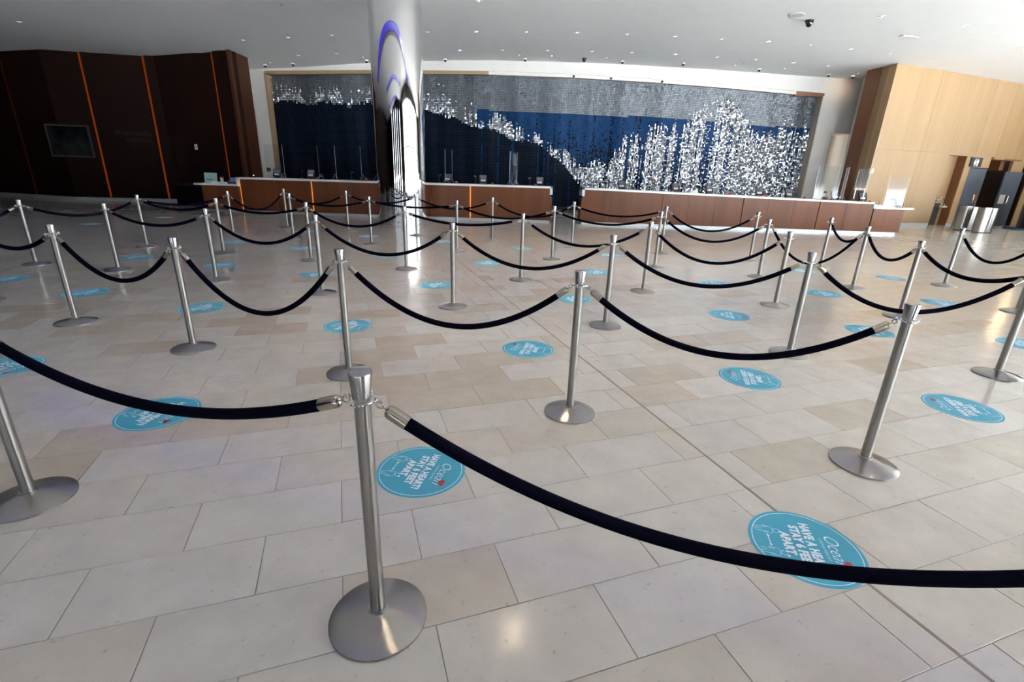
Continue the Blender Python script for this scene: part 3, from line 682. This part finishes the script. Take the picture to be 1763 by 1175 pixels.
# ================================================================== ROPES
def place_word(k):
    if k in where: return where[k]
    return ('', '')
for a, b, sag in D['ropes']:
    xa, ya, sa_ = D['posts'][a]; xb, yb, sb_ = D['posts'][b]
    A = Vector((xa, ya, 0)); B = Vector((xb, yb, 0)); e = (B-A).normalized(); A2 = A+e*.05; B2 = B-e*.05; Ln = (B2-A2).length
    za, zb = .9*sa_, .9*sb_
    n = 240; pts = []
    for i in range(n+1):
        t = i/n; p = A2+(B2-A2)*t; pts.append(Vector((p.x, p.y, za+(zb-za)*t-4*sag*t*(1-t))))
    cum = [0]
    for i in range(n): cum.append(cum[-1]+(pts[i+1]-pts[i]).length)
    tot = cum[-1]
    def at_(s):
        i = int(np.searchsorted(cum, s))-1; i = max(0, min(n-1, i)); f = (s-cum[i])/(cum[i+1]-cum[i]); return pts[i].lerp(pts[i+1], f)
    mid = (A+B)/2; org = Vector((mid.x, mid.y, 0))
    ra, rb = place_word(a), place_word(b)
    if (a, b) == ('A1','A2'): lab = 'thick navy velvet rope sweeping across the right foreground from the nearest stanchion'
    elif (a, b) == ('A0','A1'): lab = 'navy velvet rope hanging from left edge to the nearest stanchion'
    elif a == 'B0': lab = 'navy velvet rope entering at the left edge to the second row of stanchions'
    elif a == 'P0': lab = 'short bit of navy velvet rope at left edge, third row of stanchions'
    elif a == 'P32': lab = 'navy velvet rope at far right from the lone stanchion before the bins'
    elif ra[0] == rb[0]: lab = 'navy velvet rope between %s and %s stanchions of the %s row' % (ra[1], rb[1], ra[0])
    else: lab = 'navy velvet rope closing the %s side between the %s and %s rows' % ('left' if xa < 0 else 'right', *sorted((ra[0], rb[0]), key=lambda r: list(ROWS).index(r)))
    t = thing('velvet_rope', lab, 'rope', org, 0, 'navy velvet ropes')
    m0, m1 = .112, tot-.112
    nn = 40; MB().tube([at_(m0+(m1-m0)*i/nn)-org for i in range(nn+1)], .0208, 14).build('velvet_sleeve', M['velvet'], t, smooth=60)
    for side in (0, 1):
        f = (lambda s: at_(s)) if side == 0 else (lambda s: at_(tot-s))
        prof = [(.036,.005),(.037,.012),(.041,.018),(.047,.0215),(.055,.0225),(.075,.0225),(.110,.0225),(.116,.0225)]
        c = MB().tube([f(s)-org for s, _ in prof], [r for _, r in prof], 18).build('rope_end', M['brass'], t, smooth=45)
        # snap hook: shank plus an open loop through the ring
        p0 = f(.038)-org; p1 = f(.012)-org; dr = (p1-p0).normalized(); up = Vector((0,0,1)); wv = (up-dr*up.dot(dr)).normalized()
        hk = [p0, p0+dr*.012]
        c0 = p0+dr*.028
        for j in range(13):
            an = -PI*.75+2*PI*.86*j/12; hk.append(c0+dr*(math.cos(an)*.013)+wv*(math.sin(an)*.011+.001))
        MB().tube(hk, .0024, 6).build('hook', M['brass'], c, smooth=50)

# ================================================================== FLOOR STICKERS
def text_mesh(body, size, mat, bold=0.0, shear=0.0, spacing=1.0, res=3):
    cu = bpy.data.curves.new('t', 'FONT'); cu.body = body; cu.size = size; cu.align_x = 'CENTER'; cu.align_y = 'CENTER'
    cu.offset = bold; cu.shear = shear; cu.space_character = spacing; cu.fill_mode = 'FRONT'; cu.resolution_u = res
    o = bpy.data.objects.new('t', cu); COL.objects.link(o)
    dg = bpy.context.evaluated_depsgraph_get(); me = bpy.data.meshes.new_from_object(o.evaluated_get(dg))
    vs = [tuple(v.co) for v in me.vertices]; fs = [tuple(p.vertices) for p in me.polygons]
    bpy.data.objects.remove(o); bpy.data.curves.remove(cu); bpy.data.meshes.remove(me)
    return MB().add(vs, fs)
def moved(mb, dx, dy, z, sx=1, sy=1): mb.v = [(x*sx+dx, y*sy+dy, z) for x, y, _ in mb.v]; return mb
def join(*ms):
    r = MB()
    for m in ms: r.add(m.v, m.f)
    return r
def fit(mb, w):
    xs = [v[0] for v in mb.v]; s = w/(max(xs)-min(xs)); return s
RS = .245
def person_lines(cx_, cy_, s=1.0):
    m = MB(); circ = [(cx_+.0135*s*math.cos(2*PI*k/16), cy_+.047*s+.0135*s*math.sin(2*PI*k/16)) for k in range(16)]
    m.ribbon(circ, .0020, 0, True)
    body = [(-.012,.030),(-.024,.022),(-.027,-.012),(-.021,-.014),(-.017,.010),(-.015,-.05),(-.003,-.05),(0,-.012),(.003,-.05),(.015,-.05),(.017,.010),(.021,-.014),(.027,-.012),(.024,.022),(.012,.030)]
    m.ribbon([(cx_+x*s, cy_+y*s) for x, y in body], .0020, 0, True); return m
def build_sticker(o):
    MB().lathe([(RS,0),(RS,.0009)], 64).build('disc', M['teal'], o)
    ringp = [(RS*.93*math.cos(2*PI*k/64), RS*.93*math.sin(2*PI*k/64)) for k in range(64)]
    MB().ribbon(ringp, .0036, .0013, True).build('ring_line', M['print'], o)
    ls = []
    for body, y, w in (('HAVE A HEART!', .030, .335), ('STAY 6 FEET', -.024, .275), ('APART', -.078, .155)):
        m = text_mesh(body, .056, None, bold=.0030, spacing=1.08); s = fit(m, w); ls.append(moved(m, 0, y, .0014, s, 1.0))
    dot = MB().box(.084,.095,-.098,-.087,.0012,.0014); ls.append(dot)
    join(*ls).build('lettering', M['print'], o)
    m = text_mesh('Ocean', .082, None, bold=-.0010, shear=.38, res=5); s = fit(m, .20); moved(m, -.005, .125, .0014, s, 1.0).build('logo', M['print'], o)
    m = text_mesh('CASINO RESORT', .017, None); s = fit(m, .15); moved(m, 0, .080, .0014, s, 1).build('logo_line', M['print_thin'], o)
    hp = []
    for k in range(24):
        a = 2*PI*k/24; hp.append((.082+.0017*16*math.sin(a)**3, .150+.0015*(13*math.cos(a)-5*math.cos(2*a)-2*math.cos(3*a)-math.cos(4*a))))
    MB().poly(hp[::-1], .0017).build('heart', M['red_print'], o)
    fg = join(person_lines(-.075, -.155), person_lines(.075, -.155))
    fg.ribbon([(-.030,-.155),(.030,-.155)], .004, 0)
    for s in (-1, 1): fg.poly([(s*.042,-.155),(s*.028,-.147),(s*.028,-.163)][::s], 0)
    moved(fg, 0, 0, .0014).build('figures', M['print'], o)
lane_name = {'AB': 'nearest', 'BC': 'second', 'CD': 'third', 'DE': 'fourth', 'EF': 'rearmost'}
sproto = None
for ln, L in D['st'].items():
    for i, (x, y) in enumerate(L):
        lab = 'round teal floor sticker about distancing, %s from the left in the %s rope lane' % (ORD[i], lane_name[ln])
        if sproto is None:
            o = thing('floor_sticker', lab, 'sticker', group='teal distancing stickers'); build_sticker(o); sproto = o
        else:
            o = copy_tree(sproto); o['label'] = lab
        flip = ln in ('BC', 'DE')
        o.location = (x, y, 0.0002); o.rotation_euler = (0, 0, math.radians((75 if flip else -104)+random.uniform(-3, 3)))

# ================================================================== CEILING FITTINGS
def b_down(o):
    MB().lathe([(.085,0),(.088,-.010),(.070,-.012),(.066,-.004)], 24, cap0=False, cap1=False).build('trim', M['white'], o, smooth=40)
    MB().lathe([(.066,-.005),(.050,-.001),(.034,-.001)], 20, cap0=False, cap1=False).build('reflector', M['chrome'], o, smooth=60)
    MB().lathe([(.034,-.001),(.030,-.006),(.012,-.008)], 16, cap0=False).build('lens', M['lamp'], o, smooth=60)
first = None
DR = {}
for x, y in D['down']: DR.setdefault('nearer' if y < 18 else ('middle' if y < 20 else 'rear'), []).append(x)
for x, y in D['down']:
    rw_ = 'nearer' if y < 18 else ('middle' if y < 20 else 'rear')
    k_ = sorted(DR[rw_]).index(x); wd = (ORD+['fourteenth','fifteenth','sixteenth'])[k_]
    lab = 'small round recessed ceiling downlight, %s from the left in the %s row' % (wd, rw_)
    if first is None: o = thing('downlight', lab, 'light', group='recessed ceiling downlights'); b_down(o); first = o
    else: o = copy_tree(first); o['label'] = lab
    o.location = (x, y, zc(x)-.002)
first_down = first
first = None
def b_dome(o, dark):
    MB().lathe([(.075,0),(.075,-.035),(.066,-.045)], 20, cap1=False).build('housing', M['black'] if dark else M['white'], o, smooth=40)
    MB().lathe([(.060,-.044),(.056,-.075),(.040,-.100),(.018,-.112)], 20, cap0=False).build('dome', M['blackglass'], o, smooth=60)
cwl = D['camw']; order = sorted(range(len(cwl)), key=lambda i: cwl[i][0])
for rank, i in enumerate(order):
    x, y = cwl[i]; lab = 'small white dome camera with black lens on the ceiling edge, %s from the left' % ORD[rank]
    if first is None: o = thing('dome_camera', lab, 'camera', group='white dome cameras'); b_dome(o, False); first = o
    else: o = copy_tree(first); o['label'] = lab
    o.location = (x, y, zc(x)-.001)
for (x, y), lab, s in zip(D['camd'], ('larger black dome camera on the ceiling at upper right, beside a speaker', 'black dome camera on the ceiling above the middle of the curtain'), (1.5, 1.25)):
    o = thing('dome_camera', lab, 'camera', (x, y, zc(x)-.001), group='black dome cameras'); b_dome(o, True); o.scale = (s, s, s)
o = thing('ceiling_speaker', 'round grey speaker grille in the ceiling beside the large black dome camera', 'speaker', (D['oth'][0][0], D['oth'][0][1], zc(D['oth'][0][0])-.002))
MB().lathe([(.20,0),(.20,-.008),(.185,-.012)], 32, cap1=False).build('rim', M['white'], o, smooth=40); MB().lathe([(.185,-.010),(.185,-.011)], 32).build('grille', M['greyplastic'], o, smooth=40)
o = thing('ceiling_vent', 'small pale linear vent in the ceiling above the oak wall', 'vent', (D['oth'][1][0], D['oth'][1][1], zc(D['oth'][1][0])-.004), .2)
MB().box(-.28,.28,-.07,.07,-.012,.002).build('frame', M['white'], o)
for k in range(3): MB().box(-.26,.26,-.05+.035*k,-.03+.035*k,-.016,-.011).build('slat', M['greyplastic'], o)
first = None
for i_, (x, y) in enumerate(D['sprink']):
    if first is None:
        o = thing('sprinkler_cap', 'tiny round sprinkler cap in the white ceiling', 'sprinkler', group='ceiling sprinkler caps')
        MB().lathe([(.045,0),(.045,-.004),(.030,-.010)], 16).build('plate', M['greyplastic'], o, smooth=40); MB().lathe([(.012,-.010),(.012,-.03),(.020,-.032)], 10).build('head', M['chrome'], o, smooth=40); first = o
    else: o = copy_tree(first)
    o['label'] = 'tiny round sprinkler cap in the white ceiling, %s from the left' % ORD[i_]
    o.location = (x, y, zc(x)-.001)
# downlights over the queue (their glints show on the polished floor), with real warm lamps
k = 0
for yy in (2.2, 6.3, 10.4):
    for xx in (-3.6, .2, 4.0):
        o = copy_tree(first_down); o['label'] = 'recessed downlight above the %s part of the queue, %s, outside the picture' % ({2.2: 'front', 6.3: 'middle', 10.4: 'rear'}[yy], {-3.6: 'left', .2: 'centre', 4.0: 'right'}[xx]); o['group'] = 'downlights above the queue'
        o.location = (xx, yy, zc(xx)-.002)
        ld = bpy.data.lights.new('down_lamp', 'SPOT'); lo_ = bpy.data.objects.new('down_lamp', ld); COL.objects.link(lo_); lo_.parent = o
        ld.energy = {-3.6: 10, .2: 190, 4.0: 170}[xx]*(.22 if yy < 3 else 1.3); ld.color = (1.0,.80,.58); ld.spot_size = math.radians(85); ld.spot_blend = .9; ld.shadow_soft_size = .05
        lo_.location = (0, 0, -.03)
# small dark fixtures on the trim above the curtain
for (x, lab) in ((2.25, 'tiny black camera on the trim above the bead curtain, left of three'), (3.85, 'tiny black camera on the trim above the bead curtain, middle of three'), (6.05, 'tiny black camera on the trim above the bead curtain, right of three')):
    o = thing('trim_camera', lab, 'camera', (x, YB+.04, fz(x)-.06), group='trim cameras')
    MB().box(-.05,.05,-.03,0,-.02,.02).build('bracket', M['black'], o); MB().lathe([(.045,-.02),(.04,-.05),(.02,-.07)], 14, (0,-.05,.0)).build('dome', M['blackglass'], o, smooth=60)
# warm spots that graze the fascia
for i, x in enumerate((-10.2,-6.4,-.1,1.2,3.4,8.6,10.6,13.6)):
    o = thing('fascia_spotlight', 'small warm spotlight at the ceiling edge lighting the white fascia, %s from left' % ORD[i], 'light', (x, YB-1.15, zc(x)-.001), group='fascia spotlights')
    MB().lathe([(.04,0),(.04,-.02),(.03,-.024)], 14, cap1=False).build('trim', M['white'], o, smooth=40); MB().lathe([(.03,-.022),(.012,-.026)], 12, cap0=False).build('lens', M['lamp_warm'], o, smooth=40)
    ld = bpy.data.lights.new('spot_lamp', 'SPOT'); lo_ = bpy.data.objects.new('spot_lamp', ld); COL.objects.link(lo_); lo_.parent = o
    ld.energy = 3.5 if x < -2 else (.7 if x < 12 else 22); ld.color = (1.0,.66,.36); ld.spot_size = math.radians(70); ld.spot_blend = 1.0; ld.shadow_soft_size = .12
    lo_.location = (0, 0, -.05); lo_.rotation_euler = Vector((0, 1.15, -.26)).to_track_quat('-Z', 'Y').to_euler()

# ================================================================== THINGS ON THE WALLS
def on_wall(O_, d_, s, z, n=0.0):
    dd = Vector(d_).normalized(); nn = Vector((-dd.y, dd.x)); p = Vector(O_)+dd*s+nn*n; return (p.x, p.y, z), math.atan2(dd.y, dd.x)
# left: dark picture, faint raised lettering, white wall plate
p, r_ = on_wall(C1, (3.62,.73), .30, 1.6)
t = thing('framed_picture', 'dark abstract picture on the dark left wall', 'picture', p, r_)
MB().box(-.72,.72,-.05,-.005,0,1.15).build('frame', M['signdark'], t); MB().box(-.66,.66,-.056,-.05,.06,1.09).build('print', M['artdark'], t)
p, r_ = on_wall(C1, (3.62,.73), 2.45, 2.25)
t = thing('wall_lettering', 'two faint lines of raised dark lettering on the dark left wall', 'lettering', p, r_)
lt = MB(); xx = -.30
while xx < .62:
    w_ = random.uniform(.03,.06); h_ = random.choice([.11,.11,.17]); lt.box(xx, xx+w_*.45, -.02, -.004, .24, .24+h_); lt.box(xx, xx+w_, -.02, -.004, .24, .262); xx += w_+.03
xx = -.22
while xx < .66:
    w_ = random.uniform(.03,.06); h_ = random.choice([.11,.11,.17]); lt.box(xx, xx+w_*.45, -.02, -.004, 0, h_); lt.box(xx, xx+w_, -.02, -.004, 0, .022); xx += w_+.03
lt.build('letters', M['signdark'], t, kind='stuff')
rg = MB().tube([(-.47+.07*math.cos(2*PI*k/20), -.012, .32+.07*math.sin(2*PI*k/20)) for k in range(20)], .012, 6, closed=True); rg.build('ring_mark', M['signdark'], t, smooth=50)
p, r_ = on_wall(C2, (3.1,-.5), 1.17, 2.03)
t = thing('wall_plate', 'small white wall plate on the dark left wall above the low desk', 'wall plate', p, r_)
MB().box(-.06,.06,-.02,-.002,0,.20).build('plate', M['white'], t); MB().box(-.03,.03,-.026,-.02,.06,.14).build('button', M['greyplastic'], t)
t = thing('waste_bin', 'dark waste bin standing at the dark left wall, left of the low desk', 'bin', (-12.75, 19.55, 0), -.16)
MB().box(-.38,.38,-.25,.25,0,.70).build('body', M['matteblack'], t); MB().box(-.40,.40,-.27,.27,.70,.76).build('lid', M['dark'], t)
# plates on the plaster
t = thing('thermostat', 'small dark square control on the white pier left of the curtain', 'control', (-11.36, YB, 1.28))
MB().box(-.08,.08,-.03,0,0,.16).build('body', M['signdark'], t); MB().box(-.04,.04,-.034,-.03,.05,.11).build('window', M['screen'], t)
p, r_ = on_wall(O, d, .10, 2.02)
t = thing('wall_plate', 'cream wall plate on the light oak wall above the right counter', 'wall plate', p, r_)
MB().box(-.10,.10,-.03,0,0,.18).build('plate', M['paper'], t); MB().box(-.05,.05,-.034,-.03,.05,.13).build('button', M['white'], t)
# restroom sign with two figures
p, r_ = on_wall(O, d, 6.0, 2.46)
t = thing('restroom_sign', 'dark restroom sign with white woman and man figures above the slate door', 'sign', p, r_)
MB().box(-.36,.36,-.035,-.002,0,.37).build('plate', M['signdark'], t)
def figure(cx_, woman):
    m = MB(); Y = -.039
    def pl(pts): m.add([(cx_+x, Y, z) for x, z in pts], [tuple(range(len(pts)))])
    pl([(.026*math.cos(2*PI*k/14), .305+.026*math.sin(2*PI*k/14)) for k in range(14)])
    if woman: pl([(-.03,.27),(-.075,.14),(-.06,.135),(-.035,.20),(-.06,.10),(-.025,.10),(-.022,.03),(-.003,.03),(0,.10),(.003,.03),(.022,.03),(.025,.10),(.06,.10),(.035,.20),(.06,.135),(.075,.14),(.03,.27)])
    else: pl([(-.05,.27),(-.065,.25),(-.065,.15),(-.048,.15),(-.042,.23),(-.036,.03),(-.006,.03),(0,.14),(.006,.03),(.036,.03),(.042,.23),(.048,.15),(.065,.15),(.065,.25),(.05,.27)])
    return m
figure(-.085, True).build('woman_figure', M['print'], t); figure(.085, False).build('man_figure', M['print'], t)
MB().box(-.004,.004,-.039,-.036,.03,.33).build('divider', M['print'], t)
# slate doors, standing open
p, r_ = on_wall(O, d, 6.35, 0)
t = thing('slate_door', 'dark slate door leaf standing open left of the restroom entrance, below the sign', 'door', p, r_)
MB().box(-.56,.56,.0,.06,.01,2.41).build('leaf', M['slate'], t)
MB().tube([(.14,-.0,1.0),(.14,-.07,1.02),(.14,-.07,1.32),(.14,-.0,1.34)], .018, 10).build('handle', M['chrome'], t, smooth=50)
MB().box(.22,.50,-.006,0,.98,1.36).build('push_plate', M['oak_edge'], t)
p, r_ = on_wall(O, d, 8.78, 0)
t = thing('slate_door', 'dark slate door leaf standing open right of the restroom entrance', 'door', (p[0], p[1]-.05, 0), r_)
MB().box(-.62,.56,.0,.06,.01,2.34).build('leaf', M['slate'], t)
MB().tube([(-.05,-.0,1.0),(-.05,-.07,1.02),(-.05,-.07,1.32),(-.05,-.0,1.34)], .018, 10).build('handle', M['chrome'], t, smooth=50)
MB().box(-.52,-.12,-.006,0,.98,1.36).build('push_plate', M['beige'], t)
MB().box(-.12,.06,-.004,0,.98,1.36).build('handle_plate', M['black'], t)
o = thing('lobby_downlight', 'tiny lit downlight inside the dark restroom entrance', 'light', on_wall(O, d, 7.9, 2.795, .8)[0]); b_down(o)
# drinking fountains in the alcove
p, r_ = on_wall(O, d, 4.72, 0, .12)
def fountain(px, z, lab, n):
    p, r_ = on_wall(O, d, px, 0, n)
    t = thing('drinking_fountain', lab, 'fountain', p, r_, 'drinking fountains')
    MB().box(-.22,.16,.03,.10,.02,z+.10).build('back_panel', M['signdark'], t)
    prof = [(.0,-.11),(.12,-.115),(.17,-.07),(.185,0),(.17,.01),(.14,-.03),(.02,-.05)]
    m = MB().lathe(prof, 24, (0,0,0), cap0=False, cap1=False); m.xf(Matrix.Translation((.05,-.12,z)) @ Matrix.Diagonal((1.25,.95,.8,1))); m.build('basin', M['chrome'], t, smooth=50)
    MB().tube([(-.10,.05,z-.02),(-.10,-.04,z-.04),(.05,-.05,z-.06)], .05, 10).build('bracket', M['chrome'], t, smooth=50)
    MB().tube([(.20,-.10,z-.01),(.21,-.10,z+.06),(.19,-.10,z+.09),(.15,-.10,z+.09)], .014, 8).build('spout', M['chrome'], t, smooth=50)
fountain(4.56, 1.12, 'upper, further stainless drinking fountain in the oak alcove', .23); fountain(4.74, .84, 'lower, nearer stainless drinking fountain in the oak alcove', .12)
# steel bins
def sbin(loc, rz, lab):
    t = thing('steel_bin', lab, 'bin', loc, rz, 'brushed steel bins')
    m = MB().lathe([(.40,.03),(.40,.90),(.39,.905)], 48, cap1=False); m.xf(Matrix.Diagonal((1.0,.62,1,1))); m.build('body', M['steel_base'], t, smooth=40)
    m = MB().lathe([(.39,0),(.39,.03)], 40); m.xf(Matrix.Diagonal((1.0,.62,1,1))); m.build('foot', M['black'], t, smooth=40)
    m = MB().lathe([(.392,.895),(.39,.915),(.20,.918),(.19,.90),(.18,.70)], 40, cap0=False, cap1=True); m.xf(Matrix.Diagonal((1.0,.62,1,1))); m.build('lid', M['chrome'], t, smooth=40)
sbin((17.92, 20.0, 0), .3, 'brushed steel bin further back, partly hidden by the other bin'); sbin((17.92, 19.2, 0), .3, 'front brushed steel bin by the restroom doors, fully visible')
t = thing('round_kiosk', 'dark round kiosk on a blue disc base at the far right edge', 'kiosk', (22.15, 21.0, 0))
MB().lathe([(1.25,0),(1.25,.06),(1.22,.07)], 48).build('base', M['bluebase'], t, smooth=40); MB().lathe([(.85,.07),(.85,1.55),(.83,1.57)], 48).build('body', M['black'], t, smooth=40); MB().lathe([(.87,1.56),(.87,1.62),(.80,1.64)], 48).build('top', M['signdark'], t, smooth=40)
